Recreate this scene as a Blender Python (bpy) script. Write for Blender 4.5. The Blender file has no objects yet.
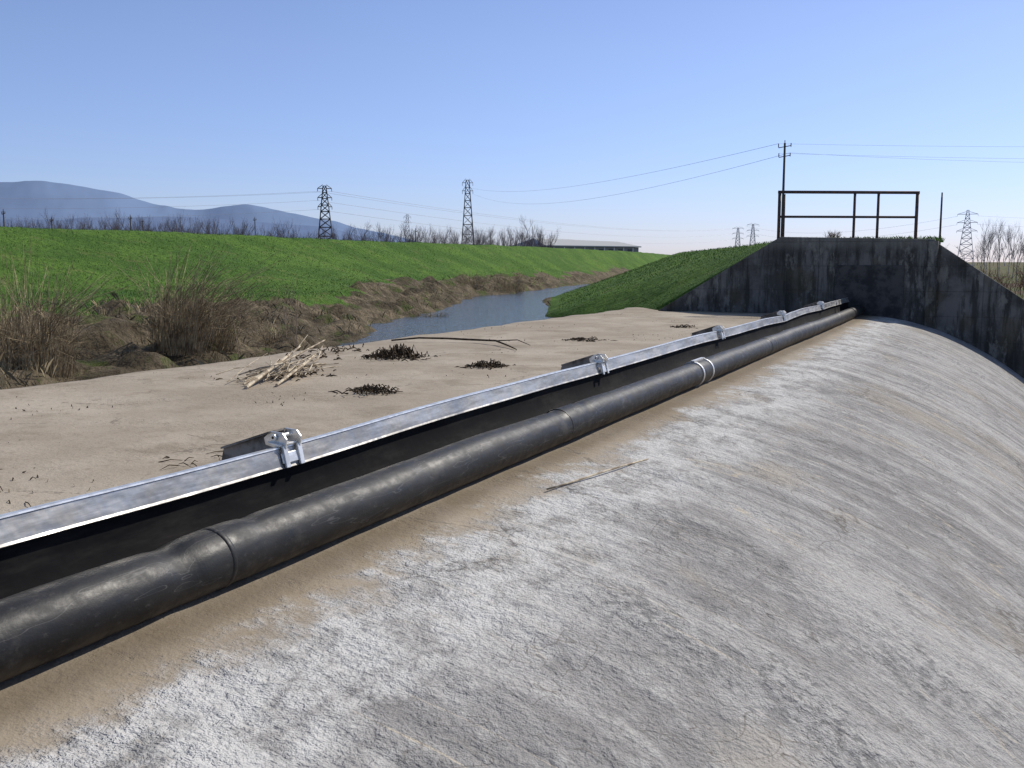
import bpy, math, random
import numpy as np
from mathutils import Vector
random.seed(7); rng=np.random.default_rng(7)
scn=bpy.context.scene
R=math.radians
# ---------------------------------------------------------------- helpers
class M:
    def __init__(s,name,rough=0.9,spec=0.3,metal=0.0):
        s.m=bpy.data.materials.new(name); s.m.use_nodes=True
        s.nt=s.m.node_tree; s.b=s.nt.nodes['Principled BSDF']
        s.b.inputs['Roughness'].default_value=rough
        s.b.inputs['Specular IOR Level'].default_value=spec
        s.b.inputs['Metallic'].default_value=metal
        s.tc=s.nt.nodes.new('ShaderNodeTexCoord'); s.co=s.tc.outputs['Object']
    def put(s,sock,v):
        if isinstance(v,bpy.types.NodeSocket): s.nt.links.new(v,sock)
        elif isinstance(v,(tuple,list)) and len(v)==3 and sock.type=='RGBA': sock.default_value=(*v,1)
        else: sock.default_value=v
    def map(s,scale=(1,1,1),rot=(0,0,0),loc=(0,0,0)):
        n=s.nt.nodes.new('ShaderNodeMapping'); s.put(n.inputs['Vector'],s.co)
        n.inputs['Scale'].default_value=scale; n.inputs['Rotation'].default_value=rot; n.inputs['Location'].default_value=loc
        return n.outputs[0]
    def noise(s,scale,detail=4,rough=.55,vec=None,dist=0):
        n=s.nt.nodes.new('ShaderNodeTexNoise'); s.put(n.inputs['Vector'],vec or s.co)
        n.inputs['Scale'].default_value=scale; n.inputs['Detail'].default_value=detail
        n.inputs['Roughness'].default_value=rough; n.inputs['Distortion'].default_value=dist
        return n.outputs[0]
    def vor(s,scale,feat='F1',vec=None):
        n=s.nt.nodes.new('ShaderNodeTexVoronoi'); n.feature=feat; s.put(n.inputs['Vector'],vec or s.co)
        n.inputs['Scale'].default_value=scale; return n.outputs['Distance']
    def ramp(s,f,a,b,lo=0.,hi=1.):
        n=s.nt.nodes.new('ShaderNodeMapRange'); s.put(n.inputs[0],f)
        for i,v in zip((1,2,3,4),(a,b,lo,hi)): n.inputs[i].default_value=v
        n.interpolation_type='SMOOTHSTEP'; return n.outputs[0]
    def math(s,op,a,b=0.0):
        n=s.nt.nodes.new('ShaderNodeMath'); n.operation=op; s.put(n.inputs[0],a); s.put(n.inputs[1],b); return n.outputs[0]
    def mix(s,f,a,b,mode='MIX'):
        n=s.nt.nodes.new('ShaderNodeMix'); n.data_type='RGBA'; n.blend_type=mode
        s.put(n.inputs[0],f); s.put(n.inputs[6],a); s.put(n.inputs[7],b); return n.outputs[2]
    def xyz(s):
        n=s.nt.nodes.new('ShaderNodeSeparateXYZ'); s.put(n.inputs[0],s.co); return n.outputs
    def attr(s,name):
        n=s.nt.nodes.new('ShaderNodeAttribute'); n.attribute_name=name; return n.outputs['Fac']
    def col(s,v): s.put(s.b.inputs['Base Color'],v); return s
    def bump(s,h,strength=.5,dist=.02,prev=None):
        n=s.nt.nodes.new('ShaderNodeBump'); s.put(n.inputs['Height'],h)
        n.inputs['Strength'].default_value=strength; n.inputs['Distance'].default_value=dist
        if prev: s.put(n.inputs['Normal'],prev)
        s.put(s.b.inputs['Normal'],n.outputs[0]); return n.outputs[0]

def mesh(name,v,f,mat=None,smooth=False,parent=None):
    me=bpy.data.meshes.new(name); v=np.asarray(v,dtype=np.float32)
    me.from_pydata(v.tolist(),[],[tuple(int(i) for i in q) for q in f]) if not isinstance(f,np.ndarray) else None
    if isinstance(f,np.ndarray):
        n=len(f);k=f.shape[1]
        me.vertices.add(len(v)); me.vertices.foreach_set('co',v.ravel())
        me.loops.add(n*k); me.loops.foreach_set('vertex_index',f.ravel().astype(np.int32))
        me.polygons.add(n); me.polygons.foreach_set('loop_start',np.arange(0,n*k,k,dtype=np.int32))
        me.update(calc_edges=True); me.validate()
    if mat: me.materials.append(mat)
    if smooth: me.polygons.foreach_set('use_smooth',[True]*len(me.polygons))
    me.update()
    o=bpy.data.objects.new(name,me); scn.collection.objects.link(o)
    if parent: o.parent=parent
    return o
def empty(name):
    o=bpy.data.objects.new(name,None); scn.collection.objects.link(o); return o
class G:   # geometry accumulator
    def __init__(s): s.v=[]; s.f=[]
    def tube(s,pts,rad,n=6,cap=True):
        pts=[Vector(p) for p in pts]; base=len(s.v)
        if not isinstance(rad,(list,tuple)): rad=[rad]*len(pts)
        for i,p in enumerate(pts):
            d=(pts[min(i+1,len(pts)-1)]-pts[max(i-1,0)]).normalized()
            u=d.orthogonal() if abs(d.z)>.9 else d.cross(Vector((0,0,1)))
            u.normalize(); w=d.cross(u)
            for k in range(n):
                a=2*math.pi*k/n; s.v.append(tuple(p+(u*math.cos(a)+w*math.sin(a))*rad[i]))
        for i in range(len(pts)-1):
            for k in range(n):
                a=base+i*n+k; b=base+i*n+(k+1)%n
                s.f.append((a,b,b+n,a+n))
        if cap:
            s.f.append(tuple(base+k for k in range(n))[::-1]); s.f.append(tuple(base+(len(pts)-1)*n+k for k in range(n)))
    def prism(s,poly,axis,a,b):
        base=len(s.v); n=len(poly)
        for t in (a,b):
            for p in poly:
                if axis=='y': s.v.append((p[0],t,p[1]))
                elif axis=='x': s.v.append((t,p[0],p[1]))
                else: s.v.append((p[0],p[1],t))
        s.f.append(tuple(base+i for i in range(n))); s.f.append(tuple(base+n+i for i in range(n))[::-1])
        for i in range(n):
            j=(i+1)%n; s.f.append((base+j,base+i,base+n+i,base+n+j))
    def box(s,x0,x1,y0,y1,z0,z1): s.prism([(x0,z0),(x1,z0),(x1,z1),(x0,z1)],'y',y0,y1)
    def obj(s,name,mat,smooth=False,parent=None,bevel=0):
        o=mesh(name,s.v,s.f,mat,smooth,parent)
        import bmesh
        bm=bmesh.new(); bm.from_mesh(o.data); bmesh.ops.recalc_face_normals(bm,faces=bm.faces); bm.to_mesh(o.data); bm.free()
        if bevel:
            m=o.modifiers.new('b','BEVEL'); m.width=bevel; m.segments=2; m.limit_method='ANGLE'
        return o
def hashn(ix,iy,seed):
    h=(ix.astype(np.int64)*374761393+iy.astype(np.int64)*668265263+seed*1442695041)&0xffffffff
    h=((h^(h>>13))*1274126177)&0xffffffff
    return ((h^(h>>16))&0xffff)/65535.0
def vnoise(x,y,seed=0):
    ix=np.floor(x);iy=np.floor(y);fx=x-ix;fy=y-iy
    fx=fx*fx*(3-2*fx);fy=fy*fy*(3-2*fy)
    a=hashn(ix,iy,seed);b=hashn(ix+1,iy,seed);c=hashn(ix,iy+1,seed);d=hashn(ix+1,iy+1,seed)
    return (a*(1-fx)+b*fx)*(1-fy)+(c*(1-fx)+d*fx)*fy-.5
def fbm(x,y,o=4,seed=0):
    r=0;amp=1
    for i in range(o): r=r+amp*vnoise(x*2**i,y*2**i,seed+i); amp*=.5
    return r
def polar(bearing,d): return (d*math.sin(R(bearing)),d*math.cos(R(bearing)))

# ---------------------------------------------------------------- world / light / camera
w=bpy.data.worlds.new('World'); scn.world=w; w.use_nodes=True
nt=w.node_tree; sky=nt.nodes.new('ShaderNodeTexSky'); sky.sky_type='NISHITA'; sky.sun_disc=False
EL,AZ=42,27
sky.sun_elevation=R(EL); sky.sun_rotation=R(AZ); sky.air_density=1.0; sky.dust_density=0.3; sky.ozone_density=2.0; sky.altitude=50
bg=nt.nodes['Background']
tcw=nt.nodes.new('ShaderNodeTexCoord'); sp=nt.nodes.new('ShaderNodeSeparateXYZ'); nt.links.new(tcw.outputs['Generated'],sp.inputs[0])
cr=nt.nodes.new('ShaderNodeValToRGB'); nt.links.new(sp.outputs[2],cr.inputs[0])
e=cr.color_ramp.elements; e[0].position=0; e[0].color=(.76,.82,1.28,1); e[1].position=.50; e[1].color=(1.06,.98,.96,1)
e2=e.new(.08); e2.color=(.82,.87,1.25,1); e3=e.new(.2); e3.color=(.97,.95,1.20,1); e4=e.new(.36); e4.color=(1.0,.95,1.14,1)
mx=nt.nodes.new('ShaderNodeMix'); mx.data_type='RGBA'; mx.blend_type='MULTIPLY'; mx.inputs[0].default_value=1
nt.links.new(sky.outputs[0],mx.inputs[6]); nt.links.new(cr.outputs[0],mx.inputs[7]); nt.links.new(mx.outputs[2],bg.inputs[0]); bg.inputs[1].default_value=.108
sd=Vector((math.sin(R(AZ))*math.cos(R(EL)),math.cos(R(AZ))*math.cos(R(EL)),math.sin(R(EL))))
L=bpy.data.lights.new('sun','SUN'); L.energy=4.5; L.angle=R(.5); L.color=(1,.94,.84)
lo=bpy.data.objects.new('sun',L); scn.collection.objects.link(lo); lo.rotation_euler=sd.to_track_quat('Z','Y').to_euler()
cam=bpy.data.cameras.new('camera'); cam.lens=35.16; cam.sensor_width=36; cam.clip_start=.05; cam.clip_end=30000
co=bpy.data.objects.new('camera',cam); scn.collection.objects.link(co)
co.location=(0,0,1.3); co.rotation_euler=(R(90-6.96),0,R(25.15)); scn.camera=co
scn.view_settings.view_transform='Standard'; scn.view_settings.look='None'; scn.view_settings.exposure=0

# ---------------------------------------------------------------- terrain
LC=lambda y:np.interp(y,[-300,10,25,43,75,100,128,300,3000],[-32,-32,-32.6,-33,-36,-38,-41,-75,-900])
LB=lambda y:np.interp(y,[-300,5,11.2,14.4,23.8,43,66,100,128,300,3000],[-12.5,-12.8,-14.5,-15.7,-18,-26,-30,-34.5,-37.5,-70,-880])
LW=lambda y:np.interp(y,[-300,12,15,18,26.6,46,66,100,128,300,3000],[-9.6,-9.6,-10.8,-12.8,-16.8,-23.5,-27.5,-32.5,-36,-68,-875])
RW=lambda y:np.interp(y,[-300,20,25,26,28,30.5,46,66,100,128,300,3000],[-9.1,-9.1,-8.8,-8.4,-10.0,-13.0,-19.3,-24.8,-30.7,-34.3,-66,-870])
RC=lambda y:np.interp(y,[-300,26,35,55,100,128,300,3000],[-4.85,-4.85,-8,-15.5,-26,-30.5,-62,-860])
def height(x,y):
    lc,lb,lw,rw,rc=LC(y),LB(y),LW(y),RW(y),RC(y)
    wob=fbm(x*.25,y*.25,3,50)*1.2*np.clip((y-10)/10,0,1)
    xx=x+wob*np.where((x>lb-1.5)&(x<rw-.2),1,0)*.6
    W=np.minimum(9.5,(lb-lc)*.8); gap=rw-lw
    kx=np.stack([lc-12,lc-4,lc,lc+W,lb,lb+(lw-lb)*.35,lw,lw+gap*.3,rw-gap*.2,rw,rc,rc+3.5,rc+7.6],-1)
    kz=np.array([-.6,2.6,2.6,.55,.32,.02,-.47,-1.1,-1.1,-.42,1.80,1.8,-1.0])
    z=np.full(x.shape,-.6)
    for i in range(12):
        a=kx[...,i];b=kx[...,i+1];t=np.clip((xx-a)/np.maximum(b-a,1e-3),0,1)
        z=np.where(xx>=a,kz[i]+(kz[i+1]-kz[i])*t,z)
    mud=np.clip((x-(lb-.6+fbm(x*.5,y*.5,3,9)*2.2))/.9,0,1)*np.clip((rw+.1-x)/.4,0,1)
    field=np.clip((x-(rc+5))/2,0,1)+np.clip((lc-9-x)/3,0,1)
    far=np.clip((np.hypot(x,y)-200)/200,0,1)
    d=np.hypot(x,y)
    nz=np.clip(1.5-d/150,0,1)
    cl=fbm(x*1.1,y*1.1,4,3); cl=np.abs(cl)*1.6-.35
    z=z+mud*np.clip((x-lb+2)/2,0,1)*cl*.48*nz*np.clip(1-(x-lw)/1.0,0,1)
    z=z+(1-mud)*fbm(x*1.3,y*1.3,3,21)*.06*nz*np.clip((np.abs(y-26)+(x<-20)*9)/2,.1,1)+(1-mud)*fbm(x*.15,y*.15,2,33)*.12*nz*(x<lb)
    cut=((x>-9.35)&(y<25.9))|((x>-8.2)&(y<26.2))
    z=np.where(cut,-4.2,z)
    return z,mud*(1-far),np.clip(field,0,1)
def axis(lo,hi,st,ext,g=1.16):
    a=list(np.arange(lo,hi,st)); s=st
    while a[-1]<ext: s*=g; a.append(a[-1]+s)
    s=st; b=[lo]
    while b[-1]>-ext: s*=g; b.append(b[-1]-s)
    return np.array(b[1:][::-1]+a)
xs=axis(-36,6,.24,12000); ys=axis(2,62,.26,12000,1.045)
ys=np.concatenate([ys[ys<-300][::14],ys[ys>=-300]])
X,Y=np.meshgrid(xs,ys); Z,MU,FI=height(X,Y)
nx,ny=len(xs),len(ys)
idx=np.arange(nx*ny).reshape(ny,nx)
F=np.stack([idx[:-1,:-1],idx[:-1,1:],idx[1:,1:],idx[1:,:-1]],-1).reshape(-1,4)
g=M('grass_and_earth',.95,.15)
mudc=g.mix(g.ramp(g.noise(1.4,5,.65),.35,.68),(.060,.047,.031),(.25,.20,.135))
mudc=g.mix(g.ramp(g.noise(9,4,.7),.42,.62),mudc,(.105,.086,.056))
mudc=g.mix(g.math('MULTIPLY',g.ramp(g.noise(1.1,4,.7),.53,.64),.75),mudc,(.075,.105,.025))
grs=g.mix(g.ramp(g.noise(.35,4,.6),.35,.66),(.062,.135,.018),(.110,.205,.030))
grs=g.mix(g.ramp(g.noise(5,4,.7),.44,.70),grs,(.045,.095,.015))
grs=g.mix(g.math('MULTIPLY',g.ramp(g.noise(.9,5,.75),.54,.68),.55),grs,(.16,.165,.06))
fld=g.mix(g.ramp(g.noise(.05,4,.6),.4,.6),(.12,.085,.05),(.10,.12,.04))
c=g.mix(g.attr('field'),grs,fld)
mm=g.ramp(g.math('ADD',g.attr('mud'),g.math('MULTIPLY',g.math('SUBTRACT',g.noise(2.5,4,.7),.5),.9)),.35,.6)
c=g.mix(mm,c,mudc); g.col(c)
p=g.bump(g.noise(14,5,.75),1.,.08); g.bump(g.noise(3,3,.6),.7,.2,p)
terr=mesh('ground',np.stack([X,Y,Z],-1).reshape(-1,3),F,g.m,True)
for nme,arr in(('mud',MU),('field',FI)):
    a=terr.data.attributes.new(nme,'FLOAT','POINT'); a.data.foreach_set('value',arr.ravel().astype(np.float32))

# water
wm=M('river_water',.10,.22); wm.col((.045,.050,.032))
wm.bump(wm.noise(3.5,4,.65,wm.map((1,.5,1),(0,0,R(20)))),.9,.09)
wy=np.concatenate([np.arange(4,140,2.),np.arange(140,400,20.)])
wv=[];wf=[]
for i,y in enumerate(wy):
    a,b=float(LW(y))-1.2,float(RW(y))+(.0 if y<26 else 1.0); b=max(b,a+.3)
    if y<26: b=-9.15
    wv+=[(a,y,-.5),(b,y,-.5)]
    if i: wf.append((2*i-2,2*i-1,2*i+1,2*i))
mesh('water',wv,wf,wm.m)

# ---------------------------------------------------------------- weir (slab + ogee crest)
def oz(x): return np.where(x>-3,-.0647*np.power(np.maximum(x+3,0),2.24),0.)
wx=np.concatenate([[-9.2,-9.2,-9.2],np.arange(-9.16,-3.2,.08),np.arange(-3.2,3.4,.05)])
wyy=np.concatenate([np.arange(-9,0,.4),np.arange(0,12,.05),np.arange(12,29.0,.14)])
WX,WY=np.meshgrid(wx,wyy)
fade=np.clip((WX+2.5)/.8,0,1)
WZ=oz(WX)+fbm(WX*.9,WY*.9,4,77)*.022+fbm(WX*5,WY*5,4,78)*.005*fade+fbm(WX*.5,WY*2.2,2,79)*.030*fade
WZ[:,0]=-2;WZ[:,1]=-.5;WZ[:,2]-=.07
WX=WX.copy();
edge=np.exp(-((WX+9.2)/.25)**2)
WX=WX+edge*fbm(WY*.8,WY*0+3,4,12)*.22
WZ=WZ-edge*np.where(np.arange(len(wx))>1,1,0)*.02
idx=np.arange(WX.size).reshape(WX.shape)
F=np.stack([idx[:-1,:-1],idx[:-1,1:],idx[1:,1:],idx[1:,:-1]],-1).reshape(-1,4)
k=M('weir_concrete',.9,.2)
ox,oy,ozz=k.xyz()
n13=k.noise(1.3,5,.65); n9=k.noise(9,4,.7); n38=k.noise(42,3,.75); n05=k.noise(.55,4,.6); n120=k.noise(150,2,.7)
wob=k.math('MULTIPLY',k.math('SUBTRACT',n13,.5),1.1)
fine=k.math('MULTIPLY',k.math('SUBTRACT',n9,.5),.55)
xw=k.math('ADD',k.math('ADD',ox,wob),fine)
crest=k.ramp(xw,-2.52,-2.14)
silt=k.mix(k.ramp(n05,.36,.66),(.31,.26,.20),(.41,.355,.285))
silt=k.mix(k.math('MULTIPLY',k.ramp(n13,.50,.68),.75),silt,(.25,.205,.15))
silt=k.mix(k.math('MULTIPLY',k.ramp(n9,.54,.70),.5),silt,(.21,.17,.125))
silt=k.mix(k.math('MULTIPLY',k.ramp(n38,.56,.70),.55),silt,(.15,.12,.09))
gray=k.mix(k.ramp(k.noise(.8,5,.66,k.map(loc=(7,3,1))),.38,.62),(.275,.265,.255),(.40,.388,.375))
s1=k.noise(1.3,3,.55,k.map((.3,1.5,.3),(0,0,R(-6))),.6)
gray=k.mix(k.math('MULTIPLY',k.ramp(s1,.50,.68),.5),gray,(.47,.455,.435))
gray=k.mix(k.math('MULTIPLY',k.ramp(s1,.47,.34),.5),gray,(.205,.198,.192))
s2=k.noise(1.0,3,.6,k.map((.22,5.5,.22),(0,0,R(-3)),(2,7,0)),.35)
sfar=k.ramp(k.math('ADD',oy,k.math('MULTIPLY',wob,3.)),4.,10.,.35,1.)
gray=k.mix(k.math('MULTIPLY',k.ramp(s2,.55,.66,0,.55),sfar),gray,(.52,.50,.47))
gray=k.mix(k.math('MULTIPLY',k.ramp(s2,.43,.34,0,.6),sfar),gray,(.18,.172,.165))
blot=k.noise(4.2,6,.76,k.map(loc=(3,3,2)))
gray=k.mix(k.math('MULTIPLY',k.ramp(blot,.51,.64),.55),gray,(.48,.47,.45))
gray=k.mix(k.math('MULTIPLY',k.ramp(blot,.47,.36),.5),gray,(.195,.188,.18))
lines=k.ramp(k.math('ABSOLUTE',k.math('SUBTRACT',k.noise(1.5,2,.6,k.map((.28,1.5,.3),(0,0,R(9)),(4,0,0)),.4),.5)),.0,.010,1,0)
gray=k.mix(k.math('MULTIPLY',lines,k.ramp(n13,.42,.6,.05,.75)),gray,(.53,.46,.35))
lines2=k.ramp(k.math('ABSOLUTE',k.math('SUBTRACT',k.noise(2.3,2,.6,k.map((.3,1.3,.3),(0,0,R(-14)),(9,2,0)),.3),.5)),.0,.006,1,0)
gray=k.mix(k.math('MULTIPLY',lines2,k.ramp(n05,.4,.6,.25,.75)),gray,(.13,.11,.09))
lines3=k.ramp(k.math('ABSOLUTE',k.math('SUBTRACT',k.noise(1.1,3,.6,k.map((.8,.9,.3),(0,0,R(40)),(3,12,0)),.8),.5)),.0,.0035,1,0)
gray=k.mix(k.math('MULTIPLY',lines3,.6),gray,(.12,.105,.09))
gray=k.mix(k.math('MULTIPLY',k.ramp(n05,.53,.68),.5),gray,(.34,.29,.215))
gray=k.mix(k.math('MULTIPLY',k.ramp(n38,.49,.68),.45),gray,(.15,.145,.138))
gray=k.mix(k.math('MULTIPLY',k.ramp(n120,.52,.70),.4),gray,(.14,.135,.13))
pitm=k.ramp(k.noise(.9,5,.7,k.map((.8,1.1,1),loc=(1,6,0))),.50,.62)
pits=k.math('MULTIPLY',pitm,k.ramp(k.noise(16,4,.75),.46,.62))
gray=k.mix(k.math('MULTIPLY',pits,.75),gray,(.15,.15,.15))
band=k.math('MULTIPLY',k.ramp(xw,-2.45,-2.2),k.ramp(xw,-1.3,-1.9))
chalk=k.math('MULTIPLY',band,k.ramp(k.noise(3.4,5,.78,k.map((1.2,.7,1),loc=(2,9,0))),.38,.58))
gray=k.mix(k.math('MULTIPLY',chalk,.8),gray,(.58,.572,.555))
c=k.mix(crest,silt,gray)
wet=k.math('MULTIPLY',k.ramp(ox,-2.75,-2.6),k.ramp(xw,-2.15,-2.5))
c=k.mix(k.math('MULTIPLY',wet,k.ramp(n13,.35,.6,.25,.75)),c,(.25,.195,.125))
pipe_foot=k.math('MULTIPLY',wet,k.ramp(ox,-2.36,-2.56)); c=k.mix(k.math('MULTIPLY',pipe_foot,.6),c,(.11,.086,.058))  # darker brown towards the foot of the pipe
crk=k.vor(.7,'DISTANCE_TO_EDGE',k.map((.6,1,1),(0,0,R(14))))
crk=k.math('ADD',crk,k.math('MULTIPLY',k.math('SUBTRACT',k.noise(3,4,.7),.5),.14))
crk=k.ramp(k.math('ABSOLUTE',crk),.0,.007,.6,0)
crk=k.math('MULTIPLY',crk,k.ramp(n05,.45,.55))
c=k.mix(crk,c,(.10,.085,.07))
k.col(c)
st=k.ramp(crest,0,1,.35,1.0)
ctr=lambda n_,m_: k.math('MULTIPLY',k.math('SUBTRACT',n_,.5),m_)
p=k.bump(ctr(n38,st),.7,.015); p=k.bump(ctr(n9,st),.7,.04,p)
p=k.bump(ctr(blot,crest),.7,.06,p); p=k.bump(ctr(s2,crest),.5,.04,p); p=k.bump(pits,.4,-.012,p)
weir=mesh('concrete_weir',np.stack([WX,WY,WZ],-1).reshape(-1,3),F,k.m,True)
wa=G(); wa.box(3.3,14,-9,26.0,-4.3,-4.05); wa.obj('stilling_basin_floor',k.m)

# ---------------------------------------------------------------- abutment
cw=M('abutment_concrete',.95,.15)
cc=cw.mix(cw.ramp(cw.noise(1.2,5,.65),.38,.62),(.080,.075,.068),(.175,.166,.152))
cc=cw.mix(cw.math('MULTIPLY',cw.ramp(cw.noise(2.2,5,.7,cw.map((2.5,2.5,.25))),.45,.60),.8),cc,(.036,.036,.032))
cc=cw.mix(cw.math('MULTIPLY',cw.ramp(cw.noise(2.6,5,.7,cw.map((1.2,1,.5),(0,R(25),0),(5,0,0))),.54,.64),.65),cc,(.27,.255,.22))
cc=cw.mix(cw.math('MULTIPLY',cw.ramp(cw.noise(.8,4,.6,cw.map(loc=(1,4,8))),.52,.62),.5),cc,(.10,.085,.05))
cx,cy,cz=cw.xyz()
cc=cw.mix(cw.math('MULTIPLY',cw.ramp(cz,1.5,1.8),.4),cc,(.28,.27,.23))
ln=cw.math('ABSOLUTE',cw.math('SUBTRACT',cw.math('FRACT',cw.math('MULTIPLY',cz,1.67)),.5))
ln=cw.ramp(ln,.485,.5); lx=cw.ramp(cw.math('ABSOLUTE',cw.math('SUBTRACT',cw.math('FRACT',cw.math('MULTIPLY',cx,.8)),.5)),.488,.5)
lns=cw.math('MAXIMUM',ln,lx)
cc=cw.mix(cw.math('MULTIPLY',lns,.4),cc,(.03,.03,.028)); cw.col(cc)
p=cw.bump(cw.noise(18,5,.7),.5,.03); cw.bump(lns,.5,-.02,p)
ab=empty('abutment_wall')
q=G(); q.prism([(-8.3,-.6),(-1.1,-4.2),(-1.1,1.84),(-4.72,1.93),(-8.3,-.25)],'y',26.0,26.4); q.obj('main_wall',cw.m,parent=ab,bevel=.02)
q=G(); q.prism([(-1.1,-4.2),(9,-4.2),(4.4,-2.0),(.86,.43),(-1.06,1.76),(-1.1,1.76)],'y',26.10,26.42); q.obj('wing_wall',cw.m,parent=ab,bevel=.02)
q=G(); q.box(-1.26,-1.02,25.93,26.3,-4.2,1.80); q.obj('corner_pier',cw.m,parent=ab,bevel=.015)
dk=M('side_plate',.8,.2); dk.col(dk.mix(dk.ramp(dk.noise(3,5,.7),.4,.6),(.035,.035,.036),(.085,.08,.075)))
q=G(); q.box(-3.35,-1.75,25.965,26.0,-.3,1.22)
q.obj('side_seal_plate',dk.m,parent=ab,bevel=.006)
q=G(); q.box(-4.7,-1.12,26.4,27.3,1.5,1.83); q.obj('top_slab',cw.m,parent=ab,bevel=.02)

rail=M('rusty_painted_steel',.65,.4); rail.col(rail.mix(rail.ramp(rail.noise(12,4,.7),.45,.62),(.045,.04,.04),(.12,.055,.03)))
rr=empty('metal_railing')
q=G(); yR=26.2
q.tube([(-4.8,yR,1.8),(-4.8,yR,3.06)],.04,8); q.tube([(-4.68,yR,1.8),(-4.68,yR,3.0)],.028,8)
q.tube([(-2.98,yR,1.8),(-2.98,yR,3.0)],.032,8); q.tube([(-2.43,yR,1.8),(-2.43,yR,2.98)],.032,8)
q.tube([(-1.55,yR,1.75),(-1.55,yR,2.95)],.038,8)
q.obj('posts',rail.m,True,rr)
q=G(); q.tube([(-4.84,yR,3.06),(-1.5,yR,2.95)],.038,8); q.tube([(-4.8,yR,2.44),(-1.55,yR,2.37)],.03,8); q.obj('rails',rail.m,True,rr)

# ---------------------------------------------------------------- flap gate
stl=M('aluminium_sheet',.45,.4,.6)
stl.col(stl.mix(stl.ramp(stl.noise(3,5,.7,stl.map((4,.5,4))),.38,.62),(.29,.28,.265),(.52,.505,.48)))
stl.put(stl.b.inputs['Roughness'],stl.ramp(stl.noise(6,4,.7),.3,.7,.32,.55)); stl.bump(stl.noise(2.5,4,.6),.55,.04)
bright=M('bright_steel',.38,.5,.7); bright.col(bright.mix(bright.ramp(bright.noise(20,3),.4,.6),(.68,.66,.62),(.88,.86,.82)))
rub=M('shaded_black_rubber',.85,.12)  # black rubber; its near-black colour also stands in for shade under the lip
rub.col(rub.mix(rub.ramp(rub.noise(2.2,5,.7,rub.map((2,.6,3))),.45,.75),(.005,.005,.006),(.024,.022,.020)))
rub.bump(rub.noise(2.5,4),.4,.04)
gate=empty('flap_gate')
yy=np.arange(-6,26.01,.1); yn=len(yy)
def sweep(name,prof,mat,wob=0.0,smooth=False):
    v=[];n=len(prof)
    for y in yy:
        dz=wob*float(fbm(np.array([y*.35]),np.array([1.]),3,5)[0])
        ph=((y-3.85)/4.4)%1.0; dz+=wob*.7*(math.sin(math.pi*ph)-.6)
        dx=wob*1.3*float(fbm(np.array([y*.6]),np.array([7.]),3,6)[0])
        for (x,z) in prof: v.append((x+dx,y,z+dz))
    f=[]
    for i in range(yn-1):
        for kx in range(n):
            a=i*n+kx;b=i*n+(kx+1)%n; f.append((a,b,b+n,a+n))
    f+= [tuple(range(n))[::-1],tuple((yn-1)*n+kk for kk in range(n))]
    q=G(); q.v=v; q.f=f; return q.obj(name,mat,smooth,gate)
sweep('metal_lip',[(-3.028,.415),(-3.024,.423),(-3.012,.420),(-2.990,.340),(-2.984,.331),(-2.992,.325),(-3.002,.337),(-3.020,.410)],stl.m,.022)
sweep('bright_top_edge',[(-3.048,.418),(-3.045,.428),(-3.010,.430),(-3.008,.4235),(-3.030,.4240)],bright.m,.022)
prof=[(-3.020,.40),(-3.010,.335),(-3.012,.26),(-3.0,.19),(-2.96,.13),(-2.90,.09),(-2.82,.07),(-2.82,.055),(-2.91,.07),(-2.98,.11),(-3.02,.18),(-3.03,.26),(-3.03,.34),(-3.035,.40)]
sweep('rubber_apron',prof,rub.m,.022,True)
sweep('upstream_plate',[(-3.036,.405),(-3.044,.405),(-3.42,.02),(-3.39,.02)],stl.m,.01)
br=G(); gu=G()
for i in range(-1,6):
    y=3.85+4.4*i
    if y>25.8: break
    for dy in(-.055,.055):
        br.prism([(-3.09,.425),(-2.975,.405),(-2.965,.46),(-2.99,.49),(-3.06,.495),(-3.10,.46)],'y',y+dy-.006,y+dy+.006)
        br.prism([(-2.992,.43),(-2.978,.43),(-2.955,.325),(-2.969,.325)],'y',y+dy-.016,y+dy+.016)
    br.prism([(-3.06,.436),(-2.985,.425),(-2.985,.437),(-3.06,.448)],'y',y-.085,y+.085)
    br.prism([(-2.989,.395),(-2.981,.395),(-2.967,.345),(-2.976,.345)],'y',y-.08,y+.08)
    br.tube([(-3.03,y-.08,.468),(-3.03,y+.08,.468)],.011,8)
    for dy in(-.08,.065): br.tube([(-3.03,y+dy,.468),(-3.03,y+dy+.015,.468)],.018,6)
    for s in(-.045,.033):
        gu.prism([(-3.05,.49),(-3.36,.395),(-3.46,.02),(-3.40,.02),(-3.05,.40)],'y',y+s,y+s+.012)
    gu.prism([(-3.06,.495),(-3.06,.485),(-3.36,.385),(-3.36,.395)],'y',y-.07,y+.07)
br.obj('clamp_brackets',bright.m,parent=gate,bevel=.003)
dst=M('weathered_steel',.7,.3,.2); dst.col(dst.mix(dst.ramp(dst.noise(9,4),.4,.6),(.12,.11,.095),(.30,.27,.24))); gu.obj('gusset_arms',dst.m,parent=gate)

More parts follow.
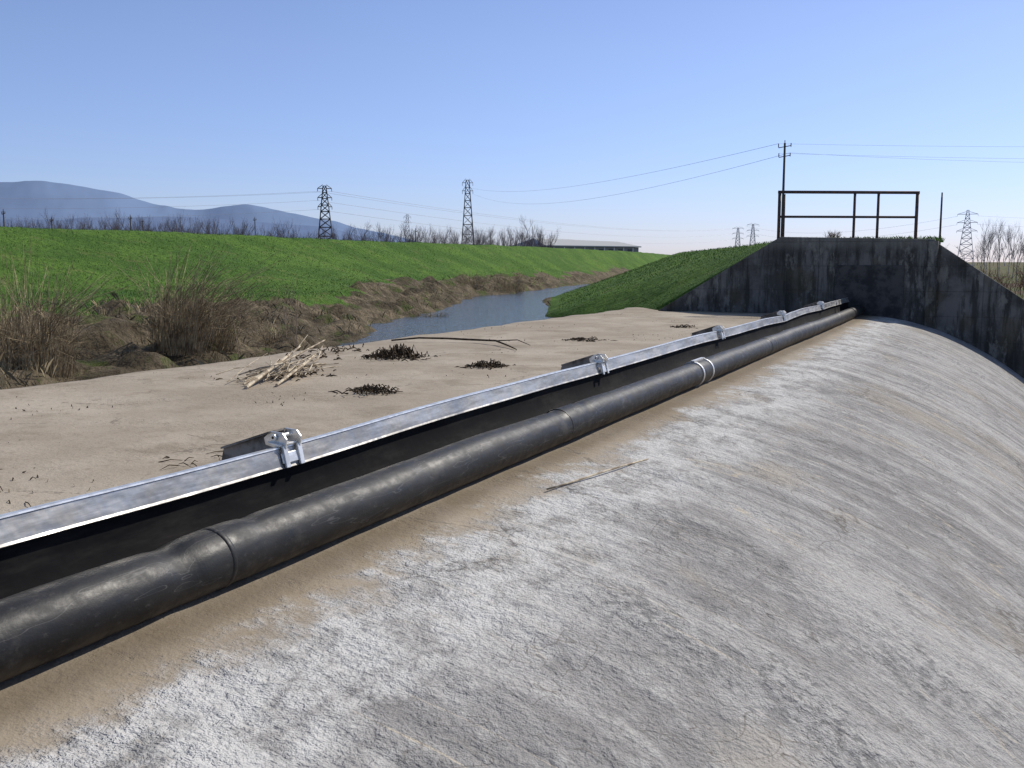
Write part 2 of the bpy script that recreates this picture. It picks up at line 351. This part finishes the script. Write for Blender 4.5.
# ---------------------------------------------------------------- black pipe
pm=M('black_polyethylene',.5,.36)
pc=pm.mix(pm.ramp(pm.noise(1.6,4,.6,pm.map((1,.5,1))),.40,.72),(.007,.007,.0085),(.019,.019,.020))
pc=pm.mix(pm.math('MULTIPLY',pm.ramp(pm.noise(30,5,.8,pm.map((1.,.5,1))),.55,.74),.7),pc,(.075,.07,.064))
pc=pm.mix(pm.math('MULTIPLY',pm.ramp(pm.noise(2.6,5,.7,pm.map((1.5,1,1.5),loc=(4,4,4))),.54,.68),.35),pc,(.10,.093,.083))
px,pyy,pz=pm.xyz()
pc=pm.mix(pm.math('MULTIPLY',pm.math('MULTIPLY',pm.ramp(pz,.10,.01),pm.ramp(pm.noise(6,4,.7),.4,.6)),.8),pc,(.10,.08,.055))
scr_=pm.ramp(pm.math('ABSOLUTE',pm.math('SUBTRACT',pm.noise(3,3,.6,pm.map((3,.35,3),(0,0,R(4)))),.5)),0,.007,.55,0)
pc=pm.mix(scr_,pc,(.12,.115,.11)); pm.col(pc)
pm.put(pm.b.inputs['Roughness'],pm.ramp(pm.noise(9,4,.7),.3,.7,.42,.62))
p=pm.bump(pm.noise(5,3,.6,pm.map((1,.4,1))),.28,.03); pm.bump(pm.noise(90,3,.7),.2,.004,p)
pipe=empty('black_pipe')
py=np.arange(-6,26.0,.045); nn=32; joints=[3.0+3.75*i for i in range(-2,7)]
v=[]
for y in py:
    r=.124; dj=min(abs(y-j) for j in joints)
    r+=.003*math.exp(-((dj)/.20)**4)+ .005*float(fbm(np.array([y*1.1]),np.array([0.]),3,91)[0])
    r-=.004*math.exp(-((dj-.24)/.05)**2)
    cxp=-2.735+.018*float(fbm(np.array([y*.25]),np.array([3.]),2,92)[0]); cz=r-.004
    for a in range(nn):
        t=2*math.pi*a/nn
        rr2=r*(1+.015*math.sin(t*2+y*.7))
        dn=.014*math.exp(-((y-2.75)/.09)**2)*max(0,math.cos(t-.6))+.010*math.exp(-((y-4.6)/.12)**2)*max(0,math.cos(t-.6))+.008*math.exp(-((y-1.9)/.1)**2)*max(0,math.cos(t-.9))
        v.append((cxp+(rr2-dn)*math.cos(t),y,cz+(rr2-dn)*math.sin(t)))
I=np.arange(len(py)*nn).reshape(len(py),nn); J=np.roll(I,-1,1)
F=np.stack([I[:-1],J[:-1],J[1:],I[1:]],-1).reshape(-1,4)
mesh('pipe_body',v,F,pm.m,True,pipe)
q=G(); q2=G()
for n,j in enumerate(joints):
    if j>25.7: continue
    for off in((-.15,.15) if n%2 else (.0,)): q.tube([(-2.735,j+off-.016,.122),(-2.735,j+off-.008,.122),(-2.735,j+off+.008,.122),(-2.735,j+off+.016,.122)],[.123,.1275,.1275,.123],32)
    if n in(4,):
        for off in(-.20,.20): q2.tube([(-2.735,j+off-.02,.122),(-2.735,j+off+.02,.122)],.136,32)
        q2.box(-2.75,-2.71,j-.22,j+.22,.25,.268)
q.obj('collar_rings',pm.m,True,pipe); q2.obj('steel_clamp_bands',bright.m,False,pipe,)
# ---------------------------------------------------------------- vegetation scatter
def hz(x,y):
    a,b,c_=height(np.atleast_1d(np.float64(x)),np.atleast_1d(np.float64(y))); return a
def blades(name,x,y,z,h,wd,mat,lean=.5):
    n=len(x); a=rng.uniform(0,2*np.pi,n); l=rng.uniform(0,lean,n)*h; b=rng.uniform(0,2*np.pi,n)
    dx=np.cos(a)*wd/2;dy=np.sin(a)*wd/2
    lx=np.cos(b)*l;ly=np.sin(b)*l
    V=np.stack([np.stack([x-dx,y-dy,z-.02],-1),np.stack([x+dx,y+dy,z-.02],-1),
                np.stack([x+lx*.4+dx*.6,y+ly*.4+dy*.6,z+h*.6],-1),np.stack([x+lx,y+ly,z+h],-1)],1).reshape(-1,3)
    Fq=np.arange(n*4).reshape(n,4); o=mesh(name,V,Fq,mat)
    at=o.data.attributes.new('rnd','FLOAT','POINT'); at.data.foreach_set('value',np.repeat(rng.random(n),4).astype(np.float32)); return o
gb=M('grass_blades',.7,.25); gb.col(gb.mix(gb.attr('rnd'),(.065,.135,.018),(.15,.25,.04)))
db=M('dry_weeds',.85,.15); db.col(db.mix(db.attr('rnd'),(.10,.075,.042),(.36,.29,.18)))
n=110000
d=16+rng.random(n)**1.6*70; be=np.radians(rng.uniform(-56,-6,n)); x=d*np.sin(be); y=d*np.cos(be)
z,mu,fi=height(x,y); ok=(mu<.3)&(z>-.3)&(z<3)&(fi<.5)
x,y,z,d=x[ok],y[ok],z[ok],d[ok]; s=np.clip(d/30,.8,2.0)
blades('grass',x,y,z,rng.uniform(.02,.07,len(x))*s**.3,.014*s,gb.m,1.2)
n=60000
d=9+rng.random(n)**1.5*70; be=np.radians(rng.uniform(-60,-20,n)); x=d*np.sin(be); y=d*np.cos(be)
z,mu,fi=height(x,y); pt=fbm(x*.6,y*.6,3,44); ok=(mu>.25)&(z>-.42)&(pt>.08)&(x<-9.6)
x,y,z,d=x[ok],y[ok],z[ok],d[ok]; s=np.clip(d/25,.6,2.5)
blades('dry_weeds',x,y,z,rng.uniform(.03,.22,len(x)),.009*s,db.m,1.2)
n=2500; x=rng.uniform(-4.7,-1.0,n); y=rng.uniform(26.3,28.5,n)
blades('grass_tuft',x,y,np.maximum(hz(x,y),1.82),rng.uniform(.03,.14,n),.016,gb.m,.8)
def reed(x0,y0,h,rad,n,lean=(0,0),name='reed_clump'):
    q=G(); zb=float(hz(x0,y0)[0])
    for i in range(n):
        a=random.uniform(0,6.28); r=rad*math.sqrt(random.random())*.45
        bx,by=x0+r*math.cos(a),y0+r*math.sin(a)
        hh=h*(.3+.7*random.random()**1.2)*(1-.3*r/rad); out=(random.random()**1.3*.75)*hh
        a2=a+random.uniform(-.9,.9)
        ex=bx+math.cos(a2)*out+lean[0]*hh; ey=by+math.sin(a2)*out+lean[1]*hh
        ez=zb+hh*(1-.25*random.random()-.2*out/hh)
        m1=((bx*.6+ex*.4)-.08*(ex-bx),(by*.6+ey*.4)-.08*(ey-by),zb+hh*.55)
        q.tube([(bx,by,zb-.1),m1,(ex,ey,ez)],[.0042,.0036,.0022],3,False)
        if random.random()<.5:
            dxx=random.uniform(-.25,.25); q.tube([m1,(m1[0]+dxx,m1[1]+random.uniform(-.25,.25),m1[2]+random.uniform(-.3,.15))],[.004,.002],3,False)
    return q.obj(name,reedm.m)
reedm=M('dry_reed',.8,.2); reedm.col(reedm.mix(reedm.ramp(reedm.noise(7,2),.35,.65),(.12,.088,.052),(.42,.335,.21)))
reed(-11.6,9.3,2.15,1.3,520); reed(-12.0,9.0,1.3,1.2,200); reed(-11.5,12.1,2.0,1.0,400,(.2,.1)); reed(-11.9,13.0,1.8,1.0,300,(.4,.1))
reed(-13.0,9.2,1.0,1.0,200); reed(-12.6,15.8,.8,.9,200); reed(-16.5,29,.7,1,160); reed(-17.0,33.5,.9,1.0,200); reed(-25,53,1.6,1.7,300); reed(-26,50,1.3,1.7,260)
reed(-13.2,21.5,.6,.6,120); reed(-14.6,25.0,.5,.8,120)

bark=M('bare_twig_bark',.85,.2); bark.col((.26,.20,.15))
def branch(q,p,d,l,r,depth,nb=3,n=4):
    e=p+d*l; mid=p+d*l*.5+Vector((random.uniform(-1,1),random.uniform(-1,1),random.uniform(-.3,.6)))*l*.06
    q.tube([p,mid,e],[r,r*.8,r*.55],n,False)
    if depth==0: return
    for i in range(nb):
        t=random.uniform(.35,1.0); s=p+(e-p)*t
        nd=(d+Vector((random.uniform(-1,1),random.uniform(-1,1),random.uniform(-.1,.8)))*.75).normalized()
        branch(q,s,nd,l*random.uniform(.5,.75),r*.5,depth-1,nb,3)
for (x0,y0,hh) in((-11.6,15.2,1.1),(-12.1,15.6,.9),(-10.9,12.8,.9)):
    q=G(); zb=float(hz(x0,y0)[0]); branch(q,Vector((x0,y0,zb-.1)),Vector((random.uniform(-.2,.1),.05,1)).normalized(),hh,.009,2,3,4); q.obj('bare_sapling',bark.m)
q=G(); 
for i in range(26): branch(q,Vector((-3.55+random.uniform(-.16,.16),26.8,1.8)),Vector((random.uniform(-.8,.8),random.uniform(-.5,.5),1)).normalized(),.18,.008,2,3,3)
q.obj('small_bush',bark.m)

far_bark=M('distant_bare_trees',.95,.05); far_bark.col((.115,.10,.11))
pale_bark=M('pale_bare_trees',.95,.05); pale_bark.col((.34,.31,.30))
vars_=[];varl=[]
for dep,lst,cnt in((4,vars_,6),(3,varl,5)):
  for i in range(cnt):
    q=G()
    branch(q,Vector((0,0,0)),Vector((random.uniform(-.06,.06),0,1)).normalized(),.5,.013,dep,4,3)
    vv=np.array(q.v); ff=np.array([f for f in q.f]); vv[:,2]/=vv[:,2].max(); vv[:,:2]*=.7; lst.append((vv,ff))
def tree_row(name,pts,mat,src):
    V=[];Fs=[];o=0
    for (x0,y0,z0,h,wd) in pts:
        vv,ff=random.choice(src); a=random.uniform(0,6.28); ca,sa=math.cos(a),math.sin(a)
        xx=(vv[:,0]*ca-vv[:,1]*sa)*wd; y2=(vv[:,0]*sa+vv[:,1]*ca)*wd
        V.append(np.stack([xx+x0,y2+y0,vv[:,2]*h+z0],-1)); Fs.append(ff+o); o+=len(vv)
    mesh(name,np.concatenate(V),np.concatenate(Fs),mat)
pts=[]
for i in range(260):
    b=-58+35.0*(i+random.random())/260; dd=random.uniform(180,240)
    x0,y0=polar(b,dd); h=(random.uniform(9.4,11.4) if b<-40 else random.uniform(7.6,10.2))*dd/210
    if random.random()<.12: h*=1.15
    pts.append((x0,y0,-.6,h,h*random.uniform(.7,1.3)))
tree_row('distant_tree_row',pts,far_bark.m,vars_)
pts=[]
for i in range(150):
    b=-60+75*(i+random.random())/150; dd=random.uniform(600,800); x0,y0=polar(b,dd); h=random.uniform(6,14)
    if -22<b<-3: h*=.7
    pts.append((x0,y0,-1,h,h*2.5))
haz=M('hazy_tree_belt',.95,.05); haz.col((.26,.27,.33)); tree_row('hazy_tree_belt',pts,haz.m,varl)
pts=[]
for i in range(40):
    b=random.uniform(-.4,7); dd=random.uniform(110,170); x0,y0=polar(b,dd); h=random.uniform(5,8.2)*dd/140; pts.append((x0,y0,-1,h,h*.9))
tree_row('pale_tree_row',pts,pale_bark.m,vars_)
pts=[]
for i in range(220):
    b=random.uniform(-2.2,9); dd=random.uniform(45,95); x0,y0=polar(b,dd); h=random.uniform(.8,2.2)*dd/80; pts.append((x0,y0,-1.05,h,h*2))
scr=M('brown_scrub',.9,.1); scr.col((.17,.10,.07)); tree_row('brown_scrub',pts,scr.m,varl)

# ---------------------------------------------------------------- mountains
def ridge(name,us,dist,col,seed,rough):
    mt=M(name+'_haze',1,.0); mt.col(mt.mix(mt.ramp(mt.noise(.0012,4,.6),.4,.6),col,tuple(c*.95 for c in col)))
    be=np.arange(-78,-18,.12); hpx=np.interp(be,[u[0] for u in us],[u[1] for u in us])
    kern=np.ones(9)/9; hpx=np.convolve(np.pad(hpx,4,'edge'),kern,'valid')
    rows=[];
    for j,t in enumerate(np.linspace(0,1,14)):
        dd=dist*(1-.3*(1-t)); zz=dist*hpx/1000*t**.8
        zz=zz+fbm(be*.5,be*0+t*2,4,seed)*rough*t*(hpx>1)
        rows.append(np.stack([dd*np.sin(np.radians(be)),dd*np.cos(np.radians(be)),zz-20*(1-t)],-1))
    V=np.stack(rows); I=np.arange(V.shape[0]*V.shape[1]).reshape(V.shape[:2])
    F=np.stack([I[:-1,:-1],I[:-1,1:],I[1:,1:],I[1:,:-1]],-1).reshape(-1,4)
    mesh(name,V.reshape(-1,3),F,mt.m,True)
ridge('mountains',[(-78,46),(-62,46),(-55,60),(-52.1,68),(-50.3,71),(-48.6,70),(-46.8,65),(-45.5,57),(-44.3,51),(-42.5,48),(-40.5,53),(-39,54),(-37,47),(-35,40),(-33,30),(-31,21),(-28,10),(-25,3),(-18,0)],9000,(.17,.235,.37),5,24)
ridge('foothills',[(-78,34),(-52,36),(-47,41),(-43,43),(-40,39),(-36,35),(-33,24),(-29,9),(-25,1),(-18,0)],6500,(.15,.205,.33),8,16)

# ---------------------------------------------------------------- pylons, poles, wires
pyl=M('pylon_steel',.7,.3,.2); pyl.col((.075,.078,.085))
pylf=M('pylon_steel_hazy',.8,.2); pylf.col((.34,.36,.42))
polem=M('pole_wood',.85,.2); polem.col((.10,.085,.07))
def pylon(bear,dist,h,w,th,mat,yaw=0.,arms=(.98,.84,.70),armw=.15):
    x0,y0=polar(bear,dist); q=G(); z0=-1
    def hw(t): return w/2*(1-t)+h*.018
    lv=[0,.14,.27,.39,.50,.60,.69,.77,.85,.92,1.]
    cor=[(-1,-1),(1,-1),(1,1),(-1,1)]; cy,sy=math.cos(R(yaw)),math.sin(R(yaw))
    def P(a,b,z): return (x0+a*cy-b*sy,y0+a*sy+b*cy,z0+z)
    for i in range(len(lv)-1):
        a,b=hw(lv[i]),hw(lv[i+1]); za,zb=lv[i]*h,lv[i+1]*h
        for k2 in range(4):
            c0,c1=cor[k2],cor[(k2+1)%4]
            q.tube([P(c0[0]*a,c0[1]*a,za),P(c0[0]*b,c0[1]*b,zb)],th,4,False)
            q.tube([P(c0[0]*a,c0[1]*a,za),P(c1[0]*b,c1[1]*b,zb)],th*.6,4,False)
            q.tube([P(c1[0]*a,c1[1]*a,za),P(c0[0]*b,c0[1]*b,zb)],th*.6,4,False)
            q.tube([P(c0[0]*b,c0[1]*b,zb),P(c1[0]*b,c1[1]*b,zb)],th*.6,4,False)
    ends=[]
    for t in arms:
        zz=t*h; a=hw(t)
        for s in(-1,1):
            tip=P(s*h*armw,0,zz)
            for bb in(-a,a): q.tube([P(s*a,bb,zz),tip],th*.7,4,False)
            q.tube([P(s*a,0,zz+h*.045),tip],th*.6,4,False)
            e=P(s*h*armw,0,zz-h*.035); q.tube([tip,e],th*.6,4,False); ends.append(e)
    q.obj('lattice_pylon',mat); return ends
A=pylon(-35.6,380,30.0,6.6,.19,pyl.m,35,(.97,.86,.75),.085)
B=pylon(-27.65,360,31.0,4.4,.12,pyl.m,30,(.97,.88),.06)
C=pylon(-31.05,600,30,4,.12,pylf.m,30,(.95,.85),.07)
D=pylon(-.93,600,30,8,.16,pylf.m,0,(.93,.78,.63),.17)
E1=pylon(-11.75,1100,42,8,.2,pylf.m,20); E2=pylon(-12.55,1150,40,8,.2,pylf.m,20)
Z1=pylon(-72,420,30,6,.17,pyl.m,35,(.97,.86,.75),.10)
def pole(bear,dist,h,r,arms=((.0,.9),(.55,.7)),mat=None):
    x0,y0=polar(bear,dist); q=G(); q.tube([(x0,y0,-1),(x0,y0,h)],[r*1.25,r*.75],8); ends=[]
    for (dz,hw) in arms:
        q.tube([(x0-hw,y0,h-dz-.25),(x0+hw,y0,h-dz-.1)],.04,6)
        for s in(-hw,hw):
            q.tube([(x0+s,y0,h-dz-.2),(x0+s,y0,h-dz+.12)],.045,6); ends.append((x0+s,y0,h-dz+.12))
    q.tube([(x0,y0,h-.01),(x0,y0,h+.25)],.04,6)
    q.obj('utility_pole',mat or polem.m); return ends
P1=pole(-10.2,95,11.9,.12,((.15,.55),(1.0,.5))); 
P2=pole(24,100,9.2,.15,((.15,.55),(1.3,.5)))
pole(-2.2,60,4.8,.06,())
for b,dd,h in((-51.8,150,8.0),(-49.6,170,7.9),(-45.8,160,8.0),(-45.2,260,11.3),(-39.4,190,9.2),(-30.6,180,7)): pole(b,dd,h,.10,((.2,.3),))
wire=M('aluminium_wire',.6,.4,.3); wire.col((.42,.44,.5))
wq=G()
def cat(a,b,sag,r,n=22):
    a=Vector(a);b=Vector(b); wq.tube([a.lerp(b,t/n)+Vector((0,0,-4*sag*(t/n)*(1-t/n))) for t in range(n+1)],r,3,False)
for i in(0,2,1,4): cat(A[i],E1[min(i,5)],9,.055,40); cat(Z1[i],A[i],5,.035)
cat(P1[0],B[0],3,.018,30); cat(P1[3],B[3],4,.018,30)
cat(P1[0],P2[0],.4,.009,10); cat(P1[2],P2[2],.4,.009,10); cat(P1[3],P2[3],.8,.009,10)
cat(D[0],E1[0],8,.05); cat(D[1],(500,700,24),8,.05); cat(D[3],(500,700,20),8,.05); cat(D[2],E1[2],8,.05)
wq.obj('power_lines',wire.m)

# ---------------------------------------------------------------- warehouse
wh=empty('warehouse')
a=Vector((*polar(-23.3,292),0)); b=Vector((*polar(-18.0,318),0)); dr=(b-a).normalized(); nr=Vector((-dr.y,dr.x,0)); Ln=(b-a).length
def WP(s,t,z): v=a+dr*s+nr*t; return (v.x,v.y,z)
wallm=M('warehouse_wall',.8,.2); wallm.col((.24,.25,.25)); roofm=M('warehouse_roof',.8,.1); roofm.col((.40,.41,.41))
dark=M('warehouse_openings',.4,.4); dark.col((.04,.045,.05)); wp=M('warehouse_pillar',.8,.2); wp.col((.75,.75,.73))
q=G(); Dp=16
def quadbox(s0,s1,t0,t1,z0,z1,g_):
    base=len(g_.v)
    for z in(z0,z1):
        for s,t in((s0,t0),(s1,t0),(s1,t1),(s0,t1)): g_.v.append(WP(s,t,z))
    for f in((0,1,2,3),(7,6,5,4),(0,4,5,1),(1,5,6,2),(2,6,7,3),(3,7,4,0)): g_.f.append(tuple(base+i for i in f))
quadbox(0,Ln,0,Dp,-1,5.75,q); q.obj('walls',wallm.m,parent=wh)
q=G()
q.v=[WP(-.6,-.6,5.8),WP(Ln+.6,-.6,5.8),WP(Ln+.6,Dp+.6,5.8),WP(-.6,Dp+.6,5.8),WP(2.5,Dp/2,8.3),WP(Ln-1.5,Dp/2,7.7),WP(-.6,-.6,6.1),WP(Ln+.6,-.6,6.1)]
q.f=[(0,1,7,6),(6,7,5,4),(2,3,4,5),(0,6,4,3),(1,2,5,7),(0,3,2,1)]; q.obj('roof',roofm.m,parent=wh)
q=G(); q3=G()
for i in range(9):
    s=1.2+i*(Ln-2)/9; quadbox(s,s+1.9,-.05,-.02,3.6,5.2,q); quadbox(s+2.15,s+2.45,-.12,-.03,-1,5.7,q3)
q.obj('windows',dark.m,parent=wh); q3.obj('pillars',wp.m,parent=wh)

# ---------------------------------------------------------------- debris on the slab
pale=M('pale_dry_reed_stems',.75,.25); pale.col(pale.mix(pale.ramp(pale.noise(9,2),.4,.6),(.28,.22,.15),(.58,.50,.37)))
darkd=M('dark_rotten_debris',.9,.15); darkd.col(darkd.mix(darkd.ramp(darkd.noise(15,2),.4,.6),(.03,.022,.015),(.09,.065,.04)))
q=G()
for i in range(60):
    cx_,cy_=-7.15+random.gauss(0,.14),9.1+random.gauss(0,.30); an=random.gauss(R(108),.45); l=random.uniform(.25,1.1); r=random.uniform(.004,.010)
    if random.random()<.3: an=random.uniform(0,3.1); l*=.6
    dx,dy=math.cos(an)*l/2,math.sin(an)*l/2
    zl=random.uniform(.01,.07); zh=zl+abs(random.gauss(0,.16))*(l)
    bow=random.gauss(0,.04)
    q.tube([(cx_-dx,cy_-dy,zl),(cx_+bow,cy_+random.gauss(0,.02),(zl+zh)/2+.02),(cx_+dx,cy_+dy,zh)],[r,r,r*.6],5)
for s in((-6.75,8.0,-7.5,9.9,.021,.28),(-6.6,8.3,-7.35,10.0,.016,.18),(-6.95,8.2,-7.2,10.0,.014,.36),(-7.5,8.9,-6.8,9.7,.012,.12)):
    q.tube([(s[0],s[1],.03),((s[0]+s[2])/2+.06,(s[1]+s[3])/2,s[5]*.5+.05),(s[2],s[3],s[5])],[s[4],s[4]*.9,s[4]*.5],6)
q.obj('driftwood_pile',pale.m)
def clump(x0,y0,rx,ry,n,name='twig_debris',h=.09,mat=None,r=.009):
    q=G()
    for i in range(n):
        x=x0+random.gauss(0,rx);y=y0+random.gauss(0,ry);an=random.uniform(0,6.28);l=random.uniform(.03,.15)
        f=math.exp(-((x-x0)/rx)**2/2)
        q.tube([(x,y,random.uniform(.0,h*.5)*f),(x+math.cos(an)*l*.5,y+math.sin(an)*l*.5,random.uniform(.01,h*f+.01)),(x+math.cos(an)*l,y+math.sin(an)*l,random.uniform(.0,h*.7)*f)],[r,r*.8,r*.4],4,False)
    q.obj(name,mat or darkd.m)
clump(-7.2,11.6,.20,.17,240,h=.18,r=.010); clump(-5.5,8.4,.14,.10,120,h=.09,r=.007); clump(-5.5,11.0,.13,.12,120,h=.10,r=.008); clump(-7.2,9.2,.25,.3,50,h=.05)
clump(-6.0,15.6,.14,.12,60,h=.05); clump(-4.2,4.0,.1,.2,18,h=.02,r=.004); clump(-5.2,3.7,.25,.25,20,h=.02,r=.004); clump(-5.4,19.5,.15,.2,40,h=.05)
clump(-8.2,11.0,.2,.3,30,h=.05); clump(-8.6,12.2,.2,.4,40,h=.06); clump(-4.6,5.0,.15,.2,14,h=.015,r=.004)
q=G(); pp=[(-8.7,13.9,.03),(-8.3,14.1,.07),(-7.9,14.3,.06),(-7.4,14.35,.05),(-6.9,14.1,.07),(-6.5,13.7,.04),(-6.2,13.35,.02)]
q.tube(pp,[.014,.016,.018,.018,.016,.012,.007],6); q.tube([(-6.9,14.1,.07),(-6.5,14.05,.1),(-6.15,13.75,.05)],[.010,.008,.004],5); q.obj('dead_branch',darkd.m,True)
q=G(); pp=[(-2.24,5.25),(-2.19,5.5),(-2.14,5.85),(-2.09,6.15),(-2.02,6.5)]
q.tube([(x,y,float(oz(np.array(x)))+.022) for x,y in pp],[.006,.007,.007,.006,.004],5); q.obj('twig',pale.m,True)
gm=M('grit',.9,.2); gm.col(gm.mix(gm.attr('rnd'),(.09,.07,.05),(.30,.26,.2)))
n=1400; x=rng.uniform(-8.8,-3.5,n); y=rng.uniform(2,24,n); pt=fbm(x*.8,y*.8,3,64); ok=pt>.2; x,y=x[ok],y[ok]
blades('leaf_litter',x,y,oz(x)+.008,rng.uniform(.003,.012,len(x)),rng.uniform(.006,.025,len(x)),gm.m,3.5)
print('done')
